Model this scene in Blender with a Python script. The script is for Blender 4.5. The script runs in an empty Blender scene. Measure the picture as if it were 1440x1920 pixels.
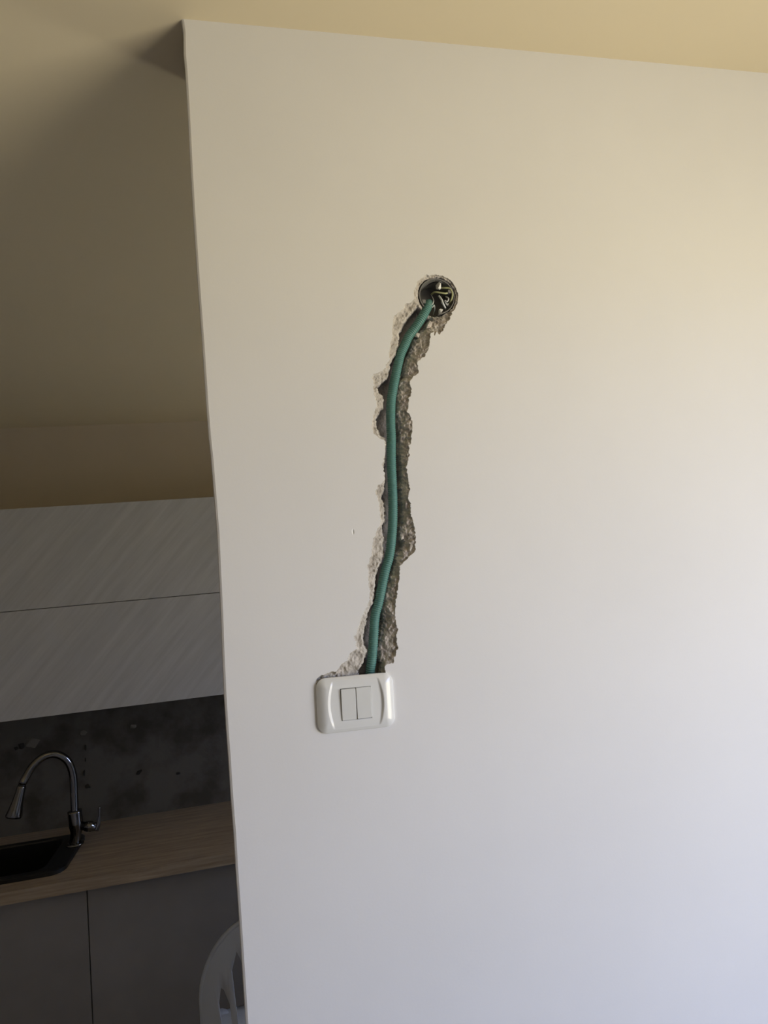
import bpy, bmesh, math, random
import numpy as np
from mathutils import Vector, Matrix

random.seed(4)
rng = np.random.RandomState(7)
SC = bpy.context.scene
COL = SC.collection

# ------------------------------------------------------------------ camera
CAM_H = 1.82
CR = Vector((0.97476533, -0.20540165, -0.08742263))
CU = Vector((0.06719529, -0.10348021, 0.99235913))
CF = Vector((0.21287871, 0.97319166, 0.0870669))
FPX = 1200.0
cam_data = bpy.data.cameras.new('camera')
cam = bpy.data.objects.new('camera', cam_data)
COL.objects.link(cam)
cam_data.sensor_fit = 'VERTICAL'
cam_data.sensor_height = 36.0
cam_data.lens = 36.0 * FPX / 1920.0
cam_data.clip_start = 0.02
cam.matrix_world = Matrix(((CR.x, CU.x, -CF.x, 0), (CR.y, CU.y, -CF.y, 0), (CR.z, CU.z, -CF.z, CAM_H), (0, 0, 0, 1)))
SC.camera = cam

def at(px, py, Y):
    """point on the vertical plane y = Y that the photograph shows at this pixel"""
    d = CR * (px - 720) + CU * (960 - py) + CF * FPX
    p = d * (Y / d.y)
    return Vector((p.x, p.y, p.z + CAM_H))

# ------------------------------------------------------------------ world, light, exposure
SKY = (4.6, 5.8, 9.3); GROUND = (7.9, 7.2, 5.6); KITCHEN = (0.85, 0.93, 1.0); KITCHEN_W = 1.5
world = bpy.data.worlds.new('sky'); SC.world = world
world.use_nodes = True
def build_world():
    """overcast bluish sky above the horizon, warm sunlit ground below it; both come in through the window opening"""
    nt = world.node_tree; N = nt.nodes; L = nt.links; b = N['Background']
    tc = N.new('ShaderNodeTexCoord'); sp = N.new('ShaderNodeSeparateXYZ')
    mr = N.new('ShaderNodeMapRange'); mr.interpolation_type = 'SMOOTHSTEP'
    mr.inputs['From Min'].default_value = -0.06; mr.inputs['From Max'].default_value = 0.06
    mx = N.new('ShaderNodeMix'); mx.data_type = 'RGBA'
    mx.inputs[6].default_value = (*GROUND, 1); mx.inputs[7].default_value = (*SKY, 1)
    L.new(tc.outputs['Generated'], sp.inputs[0]); L.new(sp.outputs['Z'], mr.inputs['Value'])
    L.new(mr.outputs[0], mx.inputs[0]); L.new(mx.outputs[2], b.inputs[0]); b.inputs[1].default_value = 1.0
build_world()

def area(name, loc, aim, sx, sy, power, color, portal=False):
    l = bpy.data.lights.new(name, 'AREA'); l.shape = 'RECTANGLE'; l.size = sx; l.size_y = sy
    l.energy = power; l.color = color; l.cycles.is_portal = portal
    o = bpy.data.objects.new(name, l); COL.objects.link(o)
    o.location = loc
    o.rotation_euler = (Vector(aim) - Vector(loc)).to_track_quat('-Z', 'Y').to_euler()
    return o
# portal that only tells the renderer where the window opening is
area('window_portal', (1.755, -0.31, 1.47), (0.0, -0.31, 1.47), 1.38, 1.82, 1, (1, 1, 1), True)
# weak added fill for the kitchen's right side, at an unseen window opening
area('kitchen_fill_light', (1.70, 2.0, 1.6), (-0.3, 2.3, 1.3), 0.5, 0.8, KITCHEN_W, KITCHEN)

vs = SC.view_settings
vs.view_transform = 'Standard'; vs.look = 'None'; vs.gamma = 1.0; vs.use_curve_mapping = False
vs.exposure = 0.0

# ------------------------------------------------------------------ materials
def mat(name, color, rough=0.6, metal=0.0, spec=0.5, coat=0.0):
    m = bpy.data.materials.new(name); m.use_nodes = True
    b = m.node_tree.nodes['Principled BSDF']
    b.inputs['Base Color'].default_value = (*color, 1)
    b.inputs['Roughness'].default_value = rough
    b.inputs['Metallic'].default_value = metal
    b.inputs['Specular IOR Level'].default_value = spec
    b.inputs['Coat Weight'].default_value = coat
    return m

def noise_color(m, c1, c2, scale=8, detail=5, lo=0.35, hi=0.65, vec_scale=(1, 1, 1), rot=(0, 0, 0), rough=0.55):
    nt = m.node_tree; N = nt.nodes; L = nt.links
    tc = N.new('ShaderNodeTexCoord'); mp = N.new('ShaderNodeMapping')
    mp.inputs['Scale'].default_value = vec_scale
    mr = N.new('ShaderNodeMapping'); mr.inputs['Rotation'].default_value = rot
    nz = N.new('ShaderNodeTexNoise'); nz.inputs['Scale'].default_value = scale; nz.inputs['Detail'].default_value = detail
    nz.inputs['Roughness'].default_value = rough
    cr = N.new('ShaderNodeValToRGB')
    cr.color_ramp.elements[0].position = lo; cr.color_ramp.elements[0].color = (*c1, 1)
    cr.color_ramp.elements[1].position = hi; cr.color_ramp.elements[1].color = (*c2, 1)
    L.new(tc.outputs['Object'], mr.inputs[0]); L.new(mr.outputs[0], mp.inputs[0]); L.new(mp.outputs[0], nz.inputs[0])
    L.new(nz.outputs[0], cr.inputs[0]); L.new(cr.outputs[0], N['Principled BSDF'].inputs['Base Color'])
    return nz

def bump(m, scale, strength, dist=0.001, detail=4, scale2=None, dist2=0.003, strength2=0.3):
    nt = m.node_tree; N = nt.nodes; L = nt.links
    tc = N.new('ShaderNodeTexCoord')
    def one(sc, st, di, prev=None):
        nz = N.new('ShaderNodeTexNoise'); nz.inputs['Scale'].default_value = sc; nz.inputs['Detail'].default_value = detail
        bp = N.new('ShaderNodeBump'); bp.inputs['Strength'].default_value = st; bp.inputs['Distance'].default_value = di
        L.new(tc.outputs['Object'], nz.inputs[0]); L.new(nz.outputs[0], bp.inputs['Height'])
        if prev: L.new(prev.outputs[0], bp.inputs['Normal'])
        return bp
    bp = one(scale, strength, dist)
    if scale2: bp = one(scale2, strength2, dist2, bp)
    L.new(bp.outputs[0], N['Principled BSDF'].inputs['Normal'])

M = {}
M['paint'] = mat('white_wall_paint', (0.80, 0.79, 0.77), 0.75, spec=0.3)
noise_color(M['paint'], (0.79, 0.78, 0.76), (0.81, 0.80, 0.78), 3, 3)
bump(M['paint'], 260, 0.12, 0.0006, 3, 5, 0.01, 0.12)
M['ceiling'] = mat('cream_ceiling_paint', (0.75, 0.655, 0.46), 0.85, spec=0.2)
bump(M['ceiling'], 200, 0.1, 0.0006, 3, 3, 0.01, 0.15)
M['kitchen_wall'] = mat('beige_wall_paint', (0.66, 0.57, 0.43), 0.85, spec=0.2)
bump(M['kitchen_wall'], 200, 0.1, 0.0006, 3, 4, 0.01, 0.12)
M['side_wall'] = mat('taupe_bounce_cut_wall', (0.33, 0.29, 0.24), 0.85, spec=0.2)  # dark tone picked for the unseen left wall to cut bounced light
M['backsplash'] = mat('bare_stained_wall', (0.2, 0.17, 0.13), 0.8, spec=0.2)
noise_color(M['backsplash'], (0.08, 0.072, 0.06), (0.14, 0.13, 0.115), 7, 6, 0.36, 0.56)
bump(M['backsplash'], 60, 0.4, 0.002, 5)
M['plaster'] = mat('raw_plaster', (0.60, 0.54, 0.45), 0.95, spec=0.1)
noise_color(M['plaster'], (0.43, 0.39, 0.34), (0.60, 0.56, 0.50), 70, 6)
bump(M['plaster'], 500, 0.6, 0.0012, 5)
M['cement'] = mat('grey_cement_render', (0.30, 0.26, 0.22), 0.95, spec=0.1)
noise_color(M['cement'], (0.42, 0.37, 0.335), (0.74, 0.68, 0.61), 60, 6)
bump(M['cement'], 400, 0.7, 0.0015, 5)
M['rubble'] = mat('dark_masonry', (0.16, 0.14, 0.13), 0.95, spec=0.1)
noise_color(M['rubble'], (0.30, 0.28, 0.275), (0.46, 0.43, 0.42), 60, 6)  # tones lifted to stand for lens haze over the deep channel
bump(M['rubble'], 400, 0.7, 0.0015, 5)
M['conduit'] = mat('green_corrugated_plastic', (0.095, 0.235, 0.205), 0.42)
M['box'] = mat('dark_grey_box_plastic', (0.20, 0.195, 0.185), 0.5)  # base grey lightened to stand for lens haze inside the box
M['wire_yg'] = mat('yellow_green_wire', (0.50, 0.52, 0.28), 0.4)
M['wire_grey'] = mat('pale_grey_wire', (0.66, 0.68, 0.68), 0.4)
M['wire_black'] = mat('black_wire', (0.03, 0.03, 0.03), 0.4)
M['white_clip'] = mat('white_connector_plastic', (0.72, 0.72, 0.68), 0.4)
M['plate'] = mat('glossy_white_plastic', (0.80, 0.80, 0.765), 0.22, spec=0.5, coat=0.3)
M['rocker'] = mat('satin_white_plastic', (0.74, 0.74, 0.70), 0.35)
M['mech'] = mat('dark_grey_frame', (0.16, 0.16, 0.155), 0.6)  # dark grey slab showing in the gaps round the rockers
M['cab_white'] = mat('pale_film_sheen_laminate', (0.6, 0.58, 0.55), 0.45)
noise_color(M['cab_white'], (0.52, 0.52, 0.52), (0.61, 0.61, 0.61), 3.5, 5, 0.35, 0.66, (1, 1, 16), (0, math.radians(48), 0), 0.6)  # diagonal streaks put protective-film reflections into the door colour
M['cab_body'] = mat('white_carcass_board', (0.5, 0.48, 0.46), 0.6)
M['cab_grey'] = mat('taupe_grey_laminate', (0.27, 0.245, 0.225), 0.5)
noise_color(M['cab_grey'], (0.22, 0.21, 0.205), (0.26, 0.25, 0.245), 3, 3)
M['gap'] = mat('dark_plinth_board', (0.10, 0.09, 0.085), 0.7)
M['worktop'] = mat('oak_look_worktop', (0.34, 0.24, 0.14), 0.42)
noise_color(M['worktop'], (0.25, 0.19, 0.13), (0.44, 0.35, 0.25), 6, 6, 0.3, 0.7, (1, 14, 14))
M['sink'] = mat('black_composite_sink', (0.008, 0.008, 0.009), 0.35)
M['chrome'] = mat('dark_chrome', (0.20, 0.20, 0.205), 0.12, 1.0)
M['black_gloss'] = mat('black_gloss_ring', (0.01, 0.01, 0.01), 0.25)
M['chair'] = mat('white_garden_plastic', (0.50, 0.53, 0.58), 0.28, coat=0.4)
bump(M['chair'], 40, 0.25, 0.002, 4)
M['floor'] = mat('beige_floor_tile', (0.45, 0.36, 0.26), 0.4)
noise_color(M['floor'], (0.38, 0.34, 0.29), (0.44, 0.40, 0.34), 4, 4)
M['grout'] = mat('grey_grout', (0.3, 0.27, 0.24), 0.9)
M['frame'] = mat('white_window_frame', (0.75, 0.75, 0.74), 0.35)

# ------------------------------------------------------------------ helpers
def link(name, me, m=None, parent=None, mats=None, smooth=False):
    o = bpy.data.objects.new(name, me); COL.objects.link(o)
    for x in (mats or ([m] if m else [])): me.materials.append(x)
    if smooth: me.polygons.foreach_set('use_smooth', [True] * len(me.polygons))
    if parent: o.parent = parent
    return o

def mesh(name, v, f, m=None, parent=None, smooth=False, mats=None):
    me = bpy.data.meshes.new(name); me.from_pydata([tuple(p) for p in v], [], f); me.update()
    return link(name, me, m, parent, mats, smooth)

def box(name, lo, hi, m, parent=None, bev=0.0, seg=2):
    bm = bmesh.new(); bmesh.ops.create_cube(bm, size=1)
    for v in bm.verts:
        v.co = Vector([lo[i] + (v.co[i] + 0.5) * (hi[i] - lo[i]) for i in range(3)])
    if bev: bmesh.ops.bevel(bm, geom=bm.edges[:], offset=bev, segments=seg, affect='EDGES', profile=0.6)
    me = bpy.data.meshes.new(name); bm.to_mesh(me); bm.free()
    return link(name, me, m, parent)

def tag(o, label=None, cat=None, group=None, kind=None):
    if label: o['label'] = label
    if cat: o['category'] = cat
    if group: o['group'] = group
    if kind: o['kind'] = kind
    return o

def empty(name, loc, label, cat, group=None):
    o = bpy.data.objects.new(name, None); COL.objects.link(o); o.location = loc; o.empty_display_size = 0.05
    return tag(o, label, cat, group)

def spline(pts, n):
    """Catmull-Rom resample of a point list to n points"""
    P = [Vector(p) for p in pts]; P = [P[0] * 2 - P[1]] + P + [P[-1] * 2 - P[-2]]
    out = []; k = len(P) - 3
    for i in range(n):
        t = i / (n - 1) * k; s = min(int(t), k - 1); t -= s
        a, b, c, d = P[s:s + 4]
        out.append(0.5 * ((2 * b) + (c - a) * t + (2 * a - 5 * b + 4 * c - d) * t * t + (3 * b - a - 3 * c + d) * t ** 3))
    return out

def even(pts, step):
    """resample to even steps along the length"""
    P = spline(pts, len(pts) * 30); L = [0]
    for a, b in zip(P, P[1:]): L.append(L[-1] + (b - a).length)
    n = max(2, int(L[-1] / step)); out = []; j = 0
    for i in range(n + 1):
        s = L[-1] * i / n
        while j < len(L) - 2 and L[j + 1] < s: j += 1
        t = (s - L[j]) / max(1e-9, L[j + 1] - L[j]); out.append(P[j].lerp(P[j + 1], t))
    return out

def tube(name, pts, rad, m, parent=None, sides=14, caps=True, org=Vector((0, 0, 0))):
    """sweep circle; rad number or list; parallel transport frame"""
    n = len(pts); v = []; f = []
    T = [(pts[min(i + 1, n - 1)] - pts[max(i - 1, 0)]).normalized() for i in range(n)]
    u = T[0].orthogonal().normalized()
    for i in range(n):
        u = (u - T[i] * u.dot(T[i])).normalized(); w = T[i].cross(u)
        r = rad[i] if hasattr(rad, '__len__') else rad
        for k in range(sides):
            a = 2 * math.pi * k / sides
            v.append(pts[i] + (u * math.cos(a) + w * math.sin(a)) * r - org)
    for i in range(n - 1):
        for k in range(sides):
            k2 = (k + 1) % sides
            f.append((i * sides + k, i * sides + k2, (i + 1) * sides + k2, (i + 1) * sides + k))
    if caps:
        f.append(tuple(range(sides))[::-1]); f.append(tuple((n - 1) * sides + k for k in range(sides)))
    o = mesh(name, v, f, m, parent, True)
    return o

def chunk(name, c, size, m, parent=None, seed=0):
    r = random.Random(seed); bm = bmesh.new()
    for i in range(11):
        d = Vector((r.uniform(-1, 1), r.uniform(-1, 1), r.uniform(-1, 1))).normalized()
        bm.verts.new(Vector((c[0] + d.x * size[0] / 2, c[1] + d.y * size[1] / 2, c[2] + d.z * size[2] / 2)))
    bmesh.ops.convex_hull(bm, input=bm.verts[:])
    bmesh.ops.delete(bm, geom=[v for v in bm.verts if not v.link_faces], context='VERTS')
    me = bpy.data.meshes.new(name); bm.to_mesh(me); bm.free()
    return link(name, me, m, parent)

# ------------------------------------------------------------------ room shell
YW = 1.008            # front face of the partition wall
WT = 0.12             # its thickness
YB = 2.90             # kitchen back wall
XR = 1.75; XL = -3.0; YF = -4.2
SL = -0.108
def ceil_z(y): return CAM_H + 0.925 + SL * (y - YW)

def wallbox(name, lo, hi, m, zt=None):
    """box whose top follows the sloped ceiling (zt None) """
    v = [(lo[0], lo[1], lo[2]), (hi[0], lo[1], lo[2]), (hi[0], hi[1], lo[2]), (lo[0], hi[1], lo[2])]
    v += [(x, y, ceil_z(y) if zt is None else zt) for x, y, _ in v]
    f = [(0, 3, 2, 1), (4, 5, 6, 7), (0, 1, 5, 4), (1, 2, 6, 5), (2, 3, 7, 6), (3, 0, 4, 7)]
    return tag(mesh(name, v, f, m), kind='structure')

# floor: slab and tiles as parts
fl = tag(box('floor', (XL, YF, -0.1), (XR, YB, -0.003), M['grout']), kind='structure')
tm = None; TS = 0.5
for i in range(11):
    for j in range(15):
        x0 = XL + i * TS; y0 = YF + j * TS
        x1 = min(x0 + TS, XR); y1 = min(y0 + TS, YB)
        if x1 - x0 < 0.02 or y1 - y0 < 0.02: continue
        full = (x1 - x0 > TS - 1e-4 and y1 - y0 > TS - 1e-4)
        if full and tm:
            o = bpy.data.objects.new('tile', tm); COL.objects.link(o); o.parent = fl; o.location = (x0, y0, 0)
        else:
            o = box('tile', (0.0015, 0.0015, -0.004), (x1 - x0 - 0.0015, y1 - y0 - 0.0015, 0.0), M['floor'], fl, 0.001, 1)
            o.location = (x0, y0, 0)
            if full: tm = o.data
# ceiling slab
v = [(x, y, ceil_z(y) + dz) for dz in (0, 0.12) for x, y in ((XL, YF), (XR, YF), (XR, YB), (XL, YB))]
tag(mesh('ceiling', v, [(0, 1, 2, 3), (7, 6, 5, 4), (0, 4, 5, 1), (1, 5, 6, 2), (2, 6, 7, 3), (3, 7, 4, 0)], M['ceiling']), kind='structure')
wallbox('wall_left', (XL - 0.12, YF, -0.1), (XL, YB + 0.12, 0), M['side_wall'])
wallbox('wall_rear', (XL - 0.12, YF - 0.12, -0.1), (XR + 0.12, YF, 0), M['paint'])

# right wall with two window openings
def wall_right():
    W1 = (-1.00, 0.38, 0.56, 2.38); W2 = (1.72, 2.28, 1.15, 2.05)
    bm = bmesh.new()
    def b(y0, y1, z0, z1):
        vs_ = []
        for x in (XR, XR + 0.14):
            for y, z in ((y0, z0), (y1, z0), (y1, z1 if z1 else ceil_z(y1)), (y0, z1 if z1 else ceil_z(y0))):
                vs_.append(bm.verts.new((x, y, z)))
        for q in ((0, 3, 2, 1), (4, 5, 6, 7), (0, 1, 5, 4), (1, 2, 6, 5), (2, 3, 7, 6), (3, 0, 4, 7)):
            bm.faces.new([vs_[k] for k in q])
    ys = [YF, W1[0], W1[1], W2[0], W2[1], YB + 0.12]
    b(ys[0], ys[1], -0.1, None); b(ys[2], ys[3], -0.1, None); b(ys[4], ys[5], -0.1, None)
    for W in (W1, W2):
        b(W[0], W[1], -0.1, W[2]); b(W[0], W[1], W[3], None)
    me = bpy.data.meshes.new('wall_right'); bm.to_mesh(me); bm.free()
    tag(link('wall_right', me, M['paint']), kind='structure')
    for i, W in enumerate((W1, W2)):
        w = empty('window_%d' % (i + 1), (XR + 0.07, (W[0] + W[1]) / 2, W[2]), None, None); w['kind'] = 'structure'
        yc = (W[0] + W[1]) / 2; hy = (W[1] - W[0]) / 2; h = W[3] - W[2]
        for lo, hi in (((-0.02, -hy, 0), (0.03, hy, 0.05)), ((-0.02, -hy, h - 0.05), (0.03, hy, h)),
                       ((-0.02, -hy, 0.05), (0.03, -hy + 0.05, h - 0.05)), ((-0.02, hy - 0.05, 0.05), (0.03, hy, h - 0.05))):
            box('window_frame', lo, hi, M['frame'], w, 0.004)
wall_right()

# back wall of the kitchen: painted wall above, bare stained strip between worktop and wall cabinets
wb = wallbox('wall_back', (XL - 0.12, YB, -0.1), (XR + 0.12, YB + 0.12, 0), M['kitchen_wall'])
ZWT = CAM_H - 0.92     # top of the worktop
sp = box('backsplash_strip', (XL + 0.001, YB - 0.006, ZWT - 0.03), (1.2, YB, CAM_H - 0.30), M['backsplash'], wb)
def stain(px, py, w, h, m, s):
    p = at(px, py, YB - 0.007)
    return chunk('adhesive_remnant', (p.x, YB - 0.008, p.z), (w, 0.008, h), m, wb, s)
M['adh'] = mat('dried_tile_adhesive', (0.20, 0.185, 0.16), 0.9); M['adh2'] = mat('dark_old_adhesive', (0.03, 0.027, 0.023), 0.9)
stain(62, 1393, 0.06, 0.045, M['adh'], 3); stain(40, 1399, 0.03, 0.03, M['adh2'], 5); stain(30, 1404, 0.025, 0.02, M['adh2'], 6)
stain(157, 1375, 0.035, 0.03, M['adh'], 8); stain(158, 1448, 0.01, 0.03, M['adh2'], 9); stain(160, 1402, 0.01, 0.03, M['adh2'], 10)
stain(166, 1474, 0.03, 0.02, M['adh2'], 11); stain(262, 1448, 0.035, 0.025, M['adh2'], 12); stain(250, 1362, 0.03, 0.02, M['adh'], 13)
stain(334, 1450, 0.02, 0.015, M['adh2'], 14); stain(160, 1425, 0.008, 0.02, M['adh2'], 15)

# ------------------------------------------------------------------ partition wall with the chased channel
def wall_pt(px, py):
    p = at(px, py, YW); return (p.x, p.z)
DL = [(783,572),(775,583),(764,595),(758,607),(750,624),(749,642),(747,654),(741,667),(733,679),(733,688),(729,704),(719,713),(708,723),(712,733),
      (720.5,740),(722,755),(720.5,765),(713.6,767.5),(712,774.5),(706,783),(709.5,801),(713,813),(723,819),(727,827),(724.7,846.7),(723,865),
      (720.5,877),(723,894),(723,915),(718,931),(720.5,941),(722.6,955),(724.7,969),(724,977),(718,985.5),(720.5,1001),(722.6,1013),(720,1023),
      (724,1027),(722,1040),(716,1055),(711,1067.5),(705,1083),(706,1095),(702,1107),(704,1117),(698.7,1136),(691.6,1148.6),(688,1170),
      (682.7,1192),(684.5,1207),(691.6,1223),(686,1237),(674,1258),(672,1285)]
DR = [(811,592),(800,608),(787,621),(779,634),(772,653),(762.5,676),(756,703),(746,721.7),(743.5,757.8),(747,780),(751,795),(749.7,830),(751,853.6),
      (754,888),(752.5,926),(756.7,970),(751,998),(759.4,1019),(744,1039.7),(742.8,1053.6),(728,1096.7),(725.3,1106),(720,1139.7),
      (721.7,1159),(719,1184),(709,1219.4),(717,1246),(716.4,1258),(714,1285)]
OL = [(800,515),(783,527),(776,550),(777,562),(772,567),(762.5,569),(755,581),(740,592),(736,613),(737,630),(729,660),(731,674),(721,692.5),(700,702),(697,708),
      (701,716),(701,735.5),(705,747),(706.7,763),(699.7,777),(697,795),(701,812),(712,821.7),(722,826),(722,844),(719,860.5),(717,871.7),
      (721,885.6),(721,901),(709.4,911),(705,923),(711,942.5),(712,963),(715,977),(706.7,995),(699.7,1015),(697,1040),(690,1059),(690,1077),
      (693,1100.7),(694,1125.5),(686,1145),(677.4,1159),(672,1180.5),(665,1196),(670,1216),(656,1226.5),(651,1239),(638.5,1248.7),
      (631,1259),(615.4,1261),(594,1272),(592,1290)]
OR = [(840,530),(850,560),(850,580),(845,592),(838.4,604),(833,614),(824.4,628),(820,621),(815,628),(813,622),(807.6,625),(804.5,649.7),(795.4,668),
      (780,678.8),(786,695.6),(779,703.6),(767,714.7),(772,735.6),(765.7,751),(765,763),(762,770),(769,777),(773.3,798),(770.5,830),
      (766.4,834),(767,853.6),(762,874.4),(763,885),(766,900),(768,920),(765,928.6),(769,946.7),(770.6,970),(776,983),(779.6,1009),(777,1034),
      (765,1045),(750,1060.6),(748.3,1081),(745.6,1106),(741,1131),(740,1155.7),(745.6,1180.5),(742,1196),(745.6,1216),(739.4,1232),
      (737.7,1243),(722,1246),(722,1262),(720,1290)]
BC = wall_pt(820.6, 553.5); BR = 0.0318

def poly(Lp, Rp): return np.array([wall_pt(*p) for p in Lp] + [wall_pt(*p) for p in Rp[::-1]])
PO = poly(OL, OR); PD = poly(DL, DR)

def inside(P, X, Z):
    c = np.zeros(X.shape, bool); n = len(P)
    for i in range(n):
        x0, z0 = P[i]; x1, z1 = P[(i + 1) % n]
        if z0 == z1: continue
        c ^= ((z0 > Z) != (z1 > Z)) & (X < (x1 - x0) * (Z - z0) / (z1 - z0) + x0)
    return c
def dist(P, X, Z, closed=True):
    d = np.full(X.shape, 9.0); n = len(P)
    for i in range(n if closed else n - 1):
        a = P[i]; b = P[(i + 1) % n]; ab = b - a; L = (ab * ab).sum()
        if L == 0: continue
        t = np.clip(((X - a[0]) * ab[0] + (Z - a[1]) * ab[1]) / L, 0, 1)
        d = np.minimum(d, np.hypot(X - a[0] - t * ab[0], Z - a[1] - t * ab[1]))
    return d
def vnoise(X, Z, cell, seed):
    r = np.random.RandomState(seed).rand(512, 512)
    u = X / cell + 37.3; w = Z / cell + 11.7
    i = np.floor(u).astype(int); j = np.floor(w).astype(int); fu = u - i; fw = w - j
    fu = fu * fu * (3 - 2 * fu); fw = fw * fw * (3 - 2 * fw)
    g = lambda a, b: r[a % 512, b % 512]
    return (g(i, j) * (1 - fu) + g(i + 1, j) * fu) * (1 - fw) + (g(i, j + 1) * (1 - fu) + g(i + 1, j + 1) * fu) * fw

def partition():
    S = 0.0008
    x0, x1, z0, z1 = 0.09, 0.402, CAM_H - 0.22, CAM_H + 0.50
    nx = int(round((x1 - x0) / S)); nz = int(round((z1 - z0) / S))
    xs = np.linspace(x0, x1, nx + 1); zs = np.linspace(z0, z1, nz + 1)
    X, Z = np.meshgrid(xs, zs)
    wx = (vnoise(X, Z, 0.004, 1) - .5) * 0.0028 + (vnoise(X, Z, 0.0018, 2) - .5) * 0.0014
    wz = (vnoise(X, Z, 0.004, 3) - .5) * 0.0028
    Xn = X + wx; Zn = Z + wz
    inO = inside(PO, Xn, Zn); dO = dist(PO, Xn, Zn)
    inD = inside(PD, Xn, Zn)
    lx = np.array([wall_pt(*p) for p in DL]); rx = np.array([wall_pt(*p) for p in DR])
    dl = dist(lx, Xn, Zn, False); dr = dist(rx, Xn, Zn, False)
    rb = np.hypot(X - BC[0], Z - BC[1]); rbn = rb + (vnoise(X, Z, 0.005, 9) - .5) * 0.002
    n1 = vnoise(X, Z, 0.009, 4); n2 = vnoise(X, Z, 0.0035, 5); n3 = vnoise(X, Z, 0.0016, 6)
    n = 0.5 * n1 + 0.33 * n2 + 0.17 * n3
    D = np.zeros(X.shape)
    left = inO & ~inD & (dl <= dr); right = inO & ~inD & (dl > dr)
    dl_ = np.minimum(dl, dr)
    ramp = np.clip(dO / 0.0016, 0, 1)
    D = np.where(left, ramp * (0.0012 + 0.006 * n + 0.12 * np.clip(dO, 0, .02)) + 0.004 * np.clip(1 - dl / 0.003, 0, 1) * ramp, D)
    t = dO / (dO + dr + 1e-6)
    D = np.where(right, ramp * np.clip(0.0022 + 0.0125 * t ** 1.6 + 0.009 * (n - .42), 0.0010, 1), D)
    edge = np.where(dl < dr, 0.006, 0.0145)
    D = np.where(inD, edge + (0.027 - edge) * np.clip(dl_ / 0.0022, 0, 1) + 0.004 * (n - .5), D)
    hole = rbn < BR + 0.0012
    D = np.where(hole, 0.047, D)
    ring = (rbn >= BR + 0.0012) & (rbn < BR + 0.0045)
    D = np.where(ring & ~inD, np.maximum(D, 0.003 * n + 0.001 * n3), D)
    D = np.clip(D, 0, 0.05)
    # small nicks in the paint
    for px, py, w, h in ((662, 997, .0015, .004), (613, 1403, .003, .002)):
        c = wall_pt(px, py); D = np.maximum(D, 0.0012 * np.clip(1.3 - np.hypot((X - c[0]) / w, (Z - c[1]) / h), 0, 1))
    # fade to nothing at the rim of this patch
    V = np.stack([X.ravel(), (YW + D).ravel(), Z.ravel()], 1)
    W = nx + 1
    I, J = np.meshgrid(np.arange(nx), np.arange(nz)); a = (J * W + I).ravel()
    Q = np.stack([a, a + 1, a + 1 + W, a + W], 1)
    Dq = D.ravel()[Q].max(1)
    cx = V[Q].mean(1)
    raw = Dq > 0.0002
    nick = raw & (Dq < 0.0013) & (cx[:, 0] < wall_pt(680, 1000)[0]) & (cx[:, 2] < wall_pt(680, 960)[1]) & (cx[:, 2] > wall_pt(662, 1040)[1])
    raw &= ~nick
    nv = V.shape[0]
    # ---- painted wall: patch remainder + surrounding regions + ends + back
    edge_px = [(341,40),(344,60),(344,100),(347,130),(350,180),(354,260),(357,330),(361,400),(365,460),(371,550),(378,640),(382,700),(386,760),(391,820),(396,860),
               (402,930),(408,1000),(411,1080),(414,1150),(416,1230),(419,1305),(423,1370),(427,1420),(432,1500),(437,1560),(441,1630),(446,1700),(453,1810),(460,1920)]
    ep = [wall_pt(*p) for p in edge_px]
    top = ceil_z(YW) + 0.0
    ed = [(-0.0470, top)] + [(-0.0470 + 0.75 * (x + 0.0470), z) for x, z in ep] + [(-0.047, 1.0), (-0.0475, 0.5), (-0.047, 0.0)]
    zs_ = sorted(set([z for _, z in ed]), reverse=True)
    verts = V.tolist(); faces = Q[~raw].tolist()
    def add(x, y, z): verts.append((x, y, z)); return len(verts) - 1
    zl0, zl1 = z0, z1
    # rounded corner strip: front edge (inset), mid, side; then end face and back
    rows = []
    for x, z in ed:
        y1_ = YW + WT
        zt = z
        rows.append([add(x + 0.004, YW, zt), add(x + 0.0012, YW + 0.0012, zt), add(x, YW + 0.004, zt), add(x + 0.001, y1_, zt if z < top - 1e-4 else ceil_z(y1_))])
    for r0, r1 in zip(rows, rows[1:]):
        for k in range(3): faces.append((r0[k], r1[k], r1[k + 1], r0[k + 1]))
    # front: polygon strip between the corner strip and x0
    a0 = add(x0, YW, top); a1 = add(x0, YW, 0)
    faces.append([r[0] for r in rows][::-1] + [a0, nz * W, 0, a1][0:1] + [nz * W, 0, a1])
    b0 = add(x1, YW, top); b1 = add(x1, YW, 0); c0 = add(XR, YW, top); c1 = add(XR, YW, 0)
    faces.append((nz * W, a0, b0, nz * W + nx)); faces.append((0, nx, b1, a1))
    faces.append((nx, nz * W + nx, b0, c0, c1, b1))
    # back face
    yb = YW + WT; d0 = add(XR, yb, ceil_z(yb)); d1 = add(XR, yb, 0)
    faces.append([r[3] for r in rows] + [d1, d0])
    me = bpy.data.meshes.new('wall_front'); me.from_pydata(verts, [], faces); me.update()
    wf = tag(link('wall_front', me, M['paint']), kind='structure')
    # clean loose vertices
    bm = bmesh.new(); bm.from_mesh(me)
    bmesh.ops.delete(bm, geom=[v_ for v_ in bm.verts if not v_.link_faces], context='VERTS')
    bm.to_mesh(me); bm.free()
    # ---- raw channel
    Qr = Q[raw]; used = np.unique(Qr); remap = np.full(nv, -1); remap[used] = np.arange(len(used))
    me2 = bpy.data.meshes.new('cable_chase'); me2.from_pydata(V[used].tolist(), [], remap[Qr].tolist()); me2.update()
    ch = link('cable_chase', me2, None, wf, [M['plaster'], M['cement'], M['rubble']])
    ci = lambda A: A.ravel()[Qr[:, 0]]
    mi = np.zeros(len(Qr), int)
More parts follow.
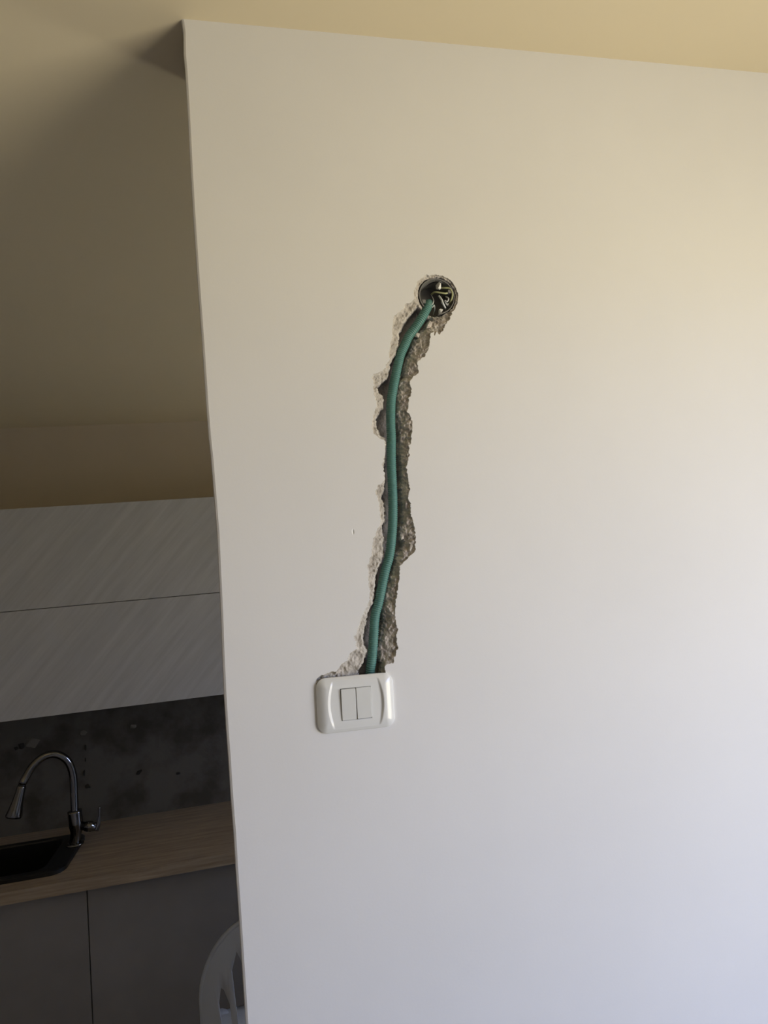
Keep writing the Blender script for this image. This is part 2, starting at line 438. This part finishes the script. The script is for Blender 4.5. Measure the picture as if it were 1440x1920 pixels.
    mi[ci(right) & (ci(dO) > 0.0018 + 0.0025 * ci(n2))] = 1
    mi[ci(right) & (ci(t) < 0.5) & (ci(n1) > 0.55)] = 0
    mi[ci(right) & (ci(t) > 0.82)] = 2
    mi[ci(inD)] = 2
    mi[ci(inD) & (ci(dr) < 0.002) & (ci(n1) > .5)] = 1
    mi[ci(hole)] = 2
    mi[ci(ring)] = 0
    me2.polygons.foreach_set('material_index', mi.tolist())
    me2.polygons.foreach_set('use_smooth', [True] * len(Qr))
    ch['label'] = 'raw channel hacked through the paint and plaster'
    return wf
WF = partition()
# loose chips of plaster still hanging at the rim
def chip(px, py, w, h, m, s, out=0.002, rot=0):
    p = at(px, py, YW)
    o = chunk('plaster_chip', (0, 0, 0), (w, 0.006, h), m, WF, s); o.location = (p.x, YW + out, p.z); o.rotation_euler = (0, rot, 0)
    return o
chip(808, 606, .014, .020, M['cement'], 21, .010, .4); chip(829, 611, .011, .026, M['cement'], 22, .004, .5)
chip(786, 625, .012, .014, M['plaster'], 23, .011); chip(730, 1249, .014, .010, M['plaster'], 24, .003)
chip(757, 1006, .010, .014, M['cement'], 25, .011, .3); chip(633, 1259, .012, .009, M['cement'], 26, .003)
chip(766, 858, .005, .020, M['plaster'], 27, .003); chip(771, 1026, .006, .020, M['plaster'], 29, .004, .4)
chip(748, 700, .012, .014, M['cement'], 34, .012); chip(772, 792, .005, .016, M['plaster'], 35, .003)

# ------------------------------------------------------------------ junction box in the wall
def junction_box():
    c = Vector((BC[0], YW, BC[1]))
    t = empty('junction_box', c, 'round dark wall box at the top end of the chased channel', 'junction box')
    v = []; f = []; n = 40
    prof = [(BR - .0002, .0035), (BR - .0002, .043), (0.0001, .043)]
    prof2 = [(BR - .0002, .0035), (BR - .0018, .0035), (BR - .0022, .041), (0.0001, .041)]
    full = prof[::-1] + prof2[1:]
    for r, d in full:
        for k in range(n):
            a = 2 * math.pi * k / n; v.append((r * math.cos(a), d, r * math.sin(a)))
    for i in range(len(full) - 1):
        for k in range(n):
            k2 = (k + 1) % n; f.append((i * n + k, i * n + k2, (i + 1) * n + k2, (i + 1) * n + k))
    cup = mesh('cup', v, f, M['box'], t)
    # drop the wall of the cup where the conduit enters
    bm = bmesh.new(); bm.from_mesh(cup.data)
    kill = [q for q in bm.faces if (lambda p: 3.75 < (math.atan2(p.z, p.x) % (2 * math.pi)) < 4.75 and p.y < 0.028 and math.hypot(p.x, p.z) > .026)(q.calc_center_median())]
    bmesh.ops.delete(bm, geom=kill, context='FACES'); bm.to_mesh(cup.data); bm.free()
    for k in range(2):
        a = (0.35, 0.35 + math.pi)[k]
        box('screw_lug', (-.003, .004, -.003), (.003, .02, .003), M['box'], t, .0006).location = (math.cos(a) * .0255, 0, math.sin(a) * .0255)
junction_box()

def wire(pts, r, m, label, g=None, name='electric_wire'):
    P = even([Vector((at(px, py, YW + d))) for px, py, d in pts], 0.0012)
    o = tube(name, [p - P[0] for p in P], r, m, None, 10); o.location = P[0]
    return tag(o, label, 'wire', g)
wire([(809, 552, .030), (815, 548, .014), (826, 549, .008), (837, 550, .006), (843, 545, .012)], .0015, M['wire_yg'], 'yellow-green wire crossing the middle of the round box')
wire([(824, 540, .016), (833, 540, .008), (843, 541, .005), (848, 549, .004), (848, 557, .005), (845, 565, .008), (841, 571, .020)], .0015, M['wire_yg'], 'yellow-green wire curling in a loop at the right of the round box')
wire([(823, 555, .010), (828, 562, .005), (831, 570, .005), (835, 578, .010), (836, 584, .028)], .0017, M['wire_grey'], 'pale bared wire slanting down the lower half of the round box')
wire([(804, 573, .014), (809, 572, .010), (813, 566, .010), (812, 560, .018), (808, 552, .035)], .0008, M['wire_grey'], 'thin grey wire coming out of the green conduit into the box', name='thin_wire')
wire([(803, 574, .013), (811, 576, .010), (814, 572, .011), (815, 580, .016), (812, 590, .026)], .0008, M['wire_grey'], 'thin grey wire hooked down beside the conduit mouth', name='thin_wire')
wire([(795, 540, .036), (805, 532, .020), (818, 528, .012), (830, 532, .012), (840, 538, .030)], .0013, M['wire_black'], 'black wire arching across the top of the round box')
wire([(836, 556, .012), (841, 560, .006), (838, 566, .006), (834, 563, .008), (838, 572, .010), (844, 574, .016)], .0012, M['wire_grey'], 'short crumpled wire end inside the yellow-green loop', name='thin_wire')
def clip(px, py, d, s, m, label, seed):
    p = at(px, py, YW + d)
    o = chunk('wire_connector', (0, 0, 0), s, m, None, seed); o.location = p
    tag(o, label, 'connector')
clip(822, 536, .010, (.012, .010, .015), M['white_clip'], 'white connector cap under the top rim of the round box', 41)
clip(829, 529, .010, (.011, .008, .006), M['white_clip'], 'small white connector tip nearest the top of the round box', 42)
clip(827, 584, .009, (.013, .006, .010), M['white_clip'], 'white triangular connector chip at the bottom of the round box', 43)
clip(828, 565, .008, (.004, .004, .012), M['white_clip'], 'narrow white connector sleeve in the middle of the round box', 44)
clip(814, 526, .010, (.003, .003, .003), M['white_clip'], 'tiny white connector stud at the upper left of the round box', 45)
clip(839, 571, .010, (.006, .005, .005), M['wire_grey'], 'grey connector stub at the lower right of the round box', 46)

# ------------------------------------------------------------------ green corrugated conduit
CP = [(805,569,.020),(801.5,576,.013),(791.5,595,.0095),(779,614,.0105),(767,630,.0115),(760,645,.0115),(751,665,.011),(745.5,687,.0105),(741,708,.010),(737,729,.0095),(733.7,749,.009),
      (732.7,770,.0085),(732.7,798,.008),(733.7,819,.0085),(733.7,847,.009),(734,874,.009),(734.8,894,.009),(736.5,935,.008),(736.3,977,.008),
      (734.6,1005,.0085),(732.5,1026,.009),(729,1046.7,.0095),(724.5,1062,.0095),(721,1076,.0095),(717,1095,.010),(713.3,1113,.0105),(709.5,1131,.011),(704.5,1148.6,.011),
      (702,1166,.0105),(701,1184,.010),(699.3,1210.6,.010),(697,1237,.012),(694.5,1255,.015),(693,1285,.020)]
P = even([at(px, py, YW + d) for px, py, d in CP], 0.00085)
R_ = [0.0079, 0.0079, 0.0071, 0.0071]
rad = [R_[(i // 1) % 4] for i in range(len(P))]
org = P[-1].copy()
cd = tube('flexible_conduit', [p - org for p in P], rad, M['conduit'], None, 20, False)
cd.location = org
cd.data.polygons.foreach_set('use_smooth', [False] * len(cd.data.polygons))
tag(cd, 'green corrugated plastic conduit lying in the channel hacked into the white wall', 'conduit')

# ------------------------------------------------------------------ light switch
def light_switch():
    c = at(666.5, 1317, YW)
    t = empty('light_switch', c, 'white two-rocker light switch below the hacked channel, its glossy plate slightly askew', 'light switch')
    t.rotation_euler = (0, math.radians(1.6), 0)
    a, b, r = .0605, .0415, .015; kw, kh = .0238, .0242
    def lin(lo, hi, n): return list(np.linspace(lo, hi, n, endpoint=False))
    us = lin(-a, -kw, 44) + lin(-kw, kw, 40) + lin(kw, a, 44) + [a]
    vs_ = lin(-b, -kh, 24) + lin(-kh, kh, 40) + lin(kh, b, 24) + [b]
    # square up spacing near the rim
    def sd(x, y):
        qx = abs(x) - (a - r); qy = abs(y) - (b - r)
        return -(math.hypot(max(qx, 0), max(qy, 0)) + min(max(qx, qy), 0) - r)
    def H(x, y):
        d = max(sd(x, y), 0)
        tt = min(d / .017, 1); h = .0030 + .0070 * math.sin(tt * math.pi / 2) ** 0.9
        cv = math.cos(min(1, abs(y) / .036) * math.pi / 2)
        xr = .0355 + .0065 * cv
        s = (xr - abs(x)) / .0042
        s = min(max(s + .5, 0), 1); s = s * s * (3 - 2 * s)
        h -= .0030 * s * (cv ** 0.55 if cv > 0 else 0)
        return h
    V = []; idx = {}
    for j, y in enumerate(vs_):
        ex = max(abs(y) - (b - r), 0); w = a - r + math.sqrt(max(r * r - ex * ex, 0))
        for i, u in enumerate(us):
            x = u if abs(u) <= kw else math.copysign(kw + (abs(u) - kw) * (w - kw) / (a - kw), u)
            V.append((x, -H(x, y), y)); idx[i, j] = len(V) - 1
    F = []; ni, nj = len(us), len(vs_)
    for j in range(nj - 1):
        for i in range(ni - 1):
            if abs(us[i] + us[i + 1]) / 2 < kw and abs(vs_[j] + vs_[j + 1]) / 2 < kh: continue
            F.append((idx[i, j], idx[i + 1, j], idx[i + 1, j + 1], idx[i, j + 1]))
    loop = [idx[i, 0] for i in range(ni)] + [idx[ni - 1, j] for j in range(1, nj)] + [idx[i, nj - 1] for i in range(ni - 2, -1, -1)] + [idx[0, j] for j in range(nj - 2, 0, -1)]
    sk = []
    for k in loop: V.append((V[k][0], 0.0006, V[k][2])); sk.append(len(V) - 1)
    for q in range(len(loop)):
        q2 = (q + 1) % len(loop); F.append((loop[q2], loop[q], sk[q], sk[q2]))
    plate = mesh('cover_plate', V, F, M['plate'], t, True)
    # window walls of the plate
    z = .0015
    hw = lambda x0, z0, x1, z1: box('window_lip', (x0, -.0066, z0), (x1, -z, z1), M['plate'], plate)
    hw(-kw - .0008, -kh, -kw, kh); hw(kw, -kh, kw + .0008, kh)
    hw(-kw - .0008, kh, kw + .0008, kh + .0008); hw(-kw - .0008, -kh - .0008, kw + .0008, -kh)
    box('mounting_frame', (-kw, -.0042, -kh), (kw, -.001, kh), M['mech'], t)
    for s, tilt in ((-1, 2.4), (1, -2.4)):
        # rocker with a shallow crease across its middle
        w2, h2, th = .01145, .0235, .0092
        prof = [(-h2, .0), (-h2 * .5, -.0003), (0, .0006), (h2 * .5, -.0003), (h2, .0)]
        bm = bmesh.new(); n = 13; top = []; bot = []
        for j in range(n):
            y = -h2 + 2 * h2 * j / (n - 1)
            d = .0006 * abs(y / h2) ** 1.5
            top.append([bm.verts.new((x, -th - d, y)) for x in (-w2, w2)]); bot.append([bm.verts.new((x, -.002, y)) for x in (-w2, w2)])
        for j in range(n - 1):
            bm.faces.new((top[j][0], top[j][1], top[j + 1][1], top[j + 1][0])); bm.faces.new((bot[j][1], bot[j][0], bot[j + 1][0], bot[j + 1][1]))
            for q in (0, 1): bm.faces.new((bot[j][q], top[j][q], top[j + 1][q], bot[j + 1][q]) if q == 0 else (top[j][q], bot[j][q], bot[j + 1][q], top[j + 1][q]))
        bm.faces.new((top[0][1], top[0][0], bot[0][0], bot[0][1])); bm.faces.new((top[-1][0], top[-1][1], bot[-1][1], bot[-1][0]))
        bmesh.ops.recalc_face_normals(bm, faces=bm.faces[:])
        ed = [e for e in bm.edges if e.calc_face_angle(0) > 1.0]
        bmesh.ops.bevel(bm, geom=ed, offset=.0007, segments=3, affect='EDGES')
        me = bpy.data.meshes.new('rocker'); bm.to_mesh(me); bm.free()
        o = link('rocker', me, M['rocker'], t)
        o.location = (s * .01185, 0, 0); o.rotation_euler = (math.radians(tilt * .5), 0, 0)
light_switch()

# ------------------------------------------------------------------ kitchen: wall cabinets
YU = 2.57
zc = [CAM_H - 0.425, CAM_H - 0.0375, CAM_H + 0.337]
def wall_cabinet(z0, z1, label):
    x0, x1 = -1.94, 0.75
    t = empty('wall_cabinet', ((x0 + x1) / 2, (YU + YB) / 2, z0), label, 'cabinet', None)
    o = Vector(t.location)
    L = lambda x, y, z: (x - o.x, y - o.y, z - o.z)
    box('carcass', L(x0, YU + .021, z0 + .001), L(x1, YB - .002, z1 - .001), M['cab_body'], t)
    box('door', L(x0, YU, z0 + .0012), L(x1, YU + .0195, z1 - .0012), M['cab_white'], t, .0008)
wall_cabinet(zc[0], zc[1], 'pale wall cabinet with painted film-sheen streaks of the lower row, right above the dark bare wall')
wall_cabinet(zc[1], zc[2], 'pale wall cabinet with painted film-sheen streaks of the upper row, just under the beige wall strip')

# ------------------------------------------------------------------ worktop with sink cut-out, base cabinets
YE = 2.357; TH = 0.038
SX0, SX1, SY0, SY1 = -1.33, -0.670, 2.425, 2.760
def worktop():
    x0, x1, y0, y1 = -1.92, 0.75, YE, YB - .002; z1 = ZWT; z0 = ZWT - TH
    bm = bmesh.new()
    xs = [x0, SX0 + .012, SX1 - .012, x1]; ys = [y0, SY0 + .012, SY1 - .012, y1]
    g = {}
    for k, z in enumerate((z0, z1)):
        for i, x in enumerate(xs):
            for j, y in enumerate(ys): g[i, j, k] = bm.verts.new((x, y, z))
    for k in (0, 1):
        for i in range(3):
            for j in range(3):
                if i == 1 and j == 1: continue
                q = (g[i, j, k], g[i + 1, j, k], g[i + 1, j + 1, k], g[i, j + 1, k]); bm.faces.new(q if k else q[::-1])
    for i in range(3):
        bm.faces.new((g[i, 0, 0], g[i + 1, 0, 0], g[i + 1, 0, 1], g[i, 0, 1])); bm.faces.new((g[i + 1, 3, 0], g[i, 3, 0], g[i, 3, 1], g[i + 1, 3, 1]))
        bm.faces.new((g[0, i + 1, 0], g[0, i, 0], g[0, i, 1], g[0, i + 1, 1])); bm.faces.new((g[3, i, 0], g[3, i + 1, 0], g[3, i + 1, 1], g[3, i, 1]))
    bm.faces.new((g[1, 1, 1], g[2, 1, 1], g[2, 1, 0], g[1, 1, 0])); bm.faces.new((g[2, 2, 1], g[1, 2, 1], g[1, 2, 0], g[2, 2, 0]))
    bm.faces.new((g[1, 2, 1], g[1, 1, 1], g[1, 1, 0], g[1, 2, 0])); bm.faces.new((g[2, 1, 1], g[2, 2, 1], g[2, 2, 0], g[2, 1, 0]))
    ed = [e for e in bm.edges if all(abs(v_.co.y - y0) < 1e-6 and abs(v_.co.z - z1) < 1e-6 for v_ in e.verts)]
    bmesh.ops.bevel(bm, geom=ed, offset=.003, segments=3, affect='EDGES')
    me = bpy.data.meshes.new('worktop'); bm.to_mesh(me); bm.free()
    tag(link('worktop', me, M['worktop']), 'wood-look kitchen worktop running over the grey base cabinets', 'worktop')
worktop()

def base_cabinet(x0, x1, label, wall_gap=True):
    yf = 2.385
    t = empty('base_cabinet', ((x0 + x1) / 2, (yf + YB) / 2, 0), label, 'cabinet', None); o = Vector(t.location)
    L = lambda x, y, z: (x - o.x, y - o.y, z)
    # open-topped carcass
    zt = ZWT - TH - .001; w = .018
    box('side_panel', L(x0, yf + .02, .1), L(x0 + w, YB - .01, zt), M['cab_body'], t); box('side_panel', L(x1 - w, yf + .02, .1), L(x1, YB - .01, zt), M['cab_body'], t)
    box('bottom_panel', L(x0 + w, yf + .02, .1), L(x1 - w, YB - .01, .118), M['cab_body'], t)
    box('plinth', L(x0, yf + .05, 0), L(x1, yf + .066, .1), M['gap'], t)
    box('door', L(x0 + .0018, yf, .105), L(x1 - .0018, yf + .019, zt - .003), M['cab_grey'], t, .001)
SEAM = -0.590
base_cabinet(-1.39, SEAM, 'grey base cabinet left of the dark door seam, under the sink')
base_cabinet(SEAM, 0.05, 'grey base cabinet right of the dark door seam, next to the white chair')
base_cabinet(0.05, 0.65, 'grey base cabinet hidden behind the partition wall')
base_cabinet(-1.91, -1.39, 'grey base cabinet at the far left end of the worktop')

def sink():
    c = Vector(((SX0 + SX1) / 2, (SY0 + SY1) / 2, ZWT))
    t = empty('kitchen_sink', c, 'black sink set into the wooden worktop below the tap', 'sink')
    def rr(hx, hy, r, n=8):
        out = []
        for sx, sy, a0 in ((1, 1, 0), (-1, 1, 90), (-1, -1, 180), (1, -1, 270)):
            for k in range(n + 1):
                a = math.radians(a0 + 90 * k / n); out.append((sx * (hx - r) + r * math.cos(a), sy * (hy - r) + r * math.sin(a)))
        return out
    hx = (SX1 - SX0) / 2; hy = (SY1 - SY0) / 2
    def loft(name, rings, m, parent, cap=False):
        V = []; F = []; n = len(rings[0][0])
        for pts, z in rings:
            for p in pts: V.append((p[0] + (p[2] if len(p) > 2 else 0), p[1], z))
        for i in range(len(rings) - 1):
            for k in range(n):
                k2 = (k + 1) % n; F.append((i * n + k, i * n + k2, (i + 1) * n + k2, (i + 1) * n + k))
        if cap: F.append(tuple((len(rings) - 1) * n + k for k in range(n)))
        return mesh(name, V, F, m, parent, False)
    def off(pts, dx): return [(x + dx, y) for x, y in pts]
    # the rim keeps a wide ledge at the right end, where the tap stands
    bx = hx - .048; dxb = -.022
    loft('rim', [(rr(hx, hy, .05), 0.0005), (rr(hx, hy, .05), .012), (rr(hx - .004, hy - .004, .048), .0145), (off(rr(bx, hy - .028, .04), dxb), .0145), (off(rr(bx - .003, hy - .031, .04), dxb), .010)], M['sink'], t)
    loft('basin', [(off(rr(bx - .003, hy - .031, .04), dxb), .010), (off(rr(bx - .012, hy - .040, .04), dxb), -.17), (off(rr(bx - .04, hy - .07, .03), dxb), -.18)], M['sink'], t, True)
sink()

def mixer_tap():
    base = at(141, 1590, 2.64); zb = ZWT + .0145
    base.z = zb
    k = 2.64
    t = empty('mixer_tap', base, 'arched chrome kitchen mixer tap with pull-down spray head, standing on the black sink', 'tap')
    o = Vector(base)
    pt = lambda x, y, Y=k: at(x, y, Y) - o
    def lathe(name, axis_pts, rads, m, parent, sides=20): return tube(name, axis_pts, rads, m, parent, sides)
    lathe('escutcheon', [Vector((0, 0, z)) for z in (0, .001, .006, .008)], [.030, .031, .030, .024], M['chrome'], t, 28)
    b0 = Vector((0, 0, .006)); b1 = pt(143, 1553); b2 = pt(140, 1520)
    b1.x = b1.x * 1.0
    lathe('body', even([b0, b0.lerp(b1, .5), b1, b2], .006), None or [0.0155] * 0 or [.0185 + .006 * max(0, min(1, (i - 5) / 5)) for i in range(200)], M['chrome'], t)
    sp_pts = [b2 + Vector((0, 0, -.004)), pt(139, 1490), pt(137, 1455), pt(131, 1430), pt(119.6, 1416), pt(105, 1410), pt(88, 1413.5), pt(71, 1428), pt(59, 1448), pt(54, 1459)]
    # the spout leans a little towards the room
    sp_pts = [p + Vector((0, -.010 * max(0, i - 2) ** 1.0, 0)) for i, p in enumerate(sp_pts)]
    tube('spout', even(sp_pts, .006), .0135, M['chrome'], t, 18)
    e = sp_pts[-1]; d = (pt(41, 1517) + Vector((0, -.085, 0)) - e)
    tube('joint_ring', [e, e + d * .05], .0128, M['black_gloss'], t, 18)
    tube('spray_head', [e + d * q for q in (.05, .08, .25, .5, .75, .95, 1.0)], [.013, .0145, .015, .018, .0225, .027, .0255], M['chrome'], t, 24)
    h0 = pt(143, 1548); h1 = pt(180, 1550); hd = h1 - h0
    hn = tube('handle', [h0 + hd * q for q in (0.2, .45, .46, .54, .55, .80, .82, 1.0)], [.015, .015, .0172, .0172, .0185, .0185, .0165, .015], M['chrome'], t, 22)
    tube('lever', even([pt(180, 1556), pt(184, 1545), pt(186.5, 1528), pt(186.5, 1513)], .004), [.011 - .0006 * min(i, 12) for i in range(200)], M['chrome'], hn, 12)
mixer_tap()

# ------------------------------------------------------------------ white plastic chair
def chair():
    ox, oy = 0.035, 2.05
    t = empty('garden_chair', (ox, oy, 0), 'white plastic chair with slotted rounded backrest, half hidden behind the wall edge', 'chair')
    hw = .252; yb = 1.85 - oy
    zt = lambda u: .60 + .335 * (1 - abs(u) ** 2.6) ** 0.5 if abs(u) < 1 else .60
    def bow(x, z): return yb + .06 * (x / hw) ** 2 * 1.0 + (.93 - z) * .16
    slots = [(-.78, -.66), (-.60, -.46), (-.28, -.14), (.14, .28), (.46, .60), (.66, .78)]
    U = sorted(set([round(q, 4) for q in np.linspace(-1, 1, 61)] + [q for s in slots for q in s]))
    def stop(u):
        for a_, b_ in slots:
            if a_ - 1e-6 <= u <= b_ + 1e-6:
                c_ = (a_ + b_) / 2; w_ = (b_ - a_) / 2
                return (.835 if abs(c_) < .62 else .745) - .06 * (abs(u - c_) / w_)
        return .74
    rows = []
    for u in U:
        top = max(zt(u), .62) ; st = min(stop(u), top - .02)
        lv = [.44, .60, st] + [st + (top - st) * q for q in (.4, .75, .93, 1.0)]
        rows.append([(u, z) for z in lv])
    V = []; nl = 7
    for r in rows:
        for u, z in r:
            x = u * hw * (1 - .10 * max(0, (.75 - z) / .3)); V.append((x, bow(x, z), z))
    F = []
    for i in range(len(U) - 1):
        um = (U[i] + U[i + 1]) / 2; ins = any(a_ < um < b_ for a_, b_ in slots)
        for j in range(nl - 1):
            if ins and j == 1: continue
            F.append((i * nl + j, (i + 1) * nl + j, (i + 1) * nl + j + 1, i * nl + j + 1))
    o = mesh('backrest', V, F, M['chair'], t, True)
    s = o.modifiers.new('s', 'SOLIDIFY'); s.thickness = .005; s.offset = 0
    # rolled rim round the arch
    rim = [Vector((u * hw * (1 - .10 * max(0, (.75 - max(zt(u), .62)) / .3)), bow(u * hw, max(zt(u), .62)), max(zt(u), .62))) for u in U]
    rim = [Vector((-hw * .95, bow(hw, .44), .44))] + rim[::1] + [Vector((hw * .95, bow(hw, .44), .44))]
    tube('rim', rim, .006, M['chair'], o, 10)
    V = []; F = []; n = 13
    for i in range(n):
        for j in range(n):
            u = i / (n - 1) * 2 - 1; w = j / (n - 1)
            V.append((u * (.235 + .01 * w), yb + .09 + w * .40, .43 - .018 * (1 - u * u) * (1 - w) - .02 * max(0, w - .85) / .15 + .006 * w))
    for i in range(n - 1):
        for j in range(n - 1): F.append((i * n + j, (i + 1) * n + j, (i + 1) * n + j + 1, i * n + j + 1))
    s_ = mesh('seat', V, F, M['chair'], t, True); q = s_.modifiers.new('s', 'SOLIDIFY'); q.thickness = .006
    for sx in (-1, 1):
        for yy, lean in ((yb + .09, -.05), (yb + .45, .03)):
            tube('leg', [Vector((sx * .22, yy, .43)), Vector((sx * .235, yy + lean * .5, .2)), Vector((sx * .25, yy + lean, .0))], [.026, .022, .017], M['chair'], t, 10)
chair()
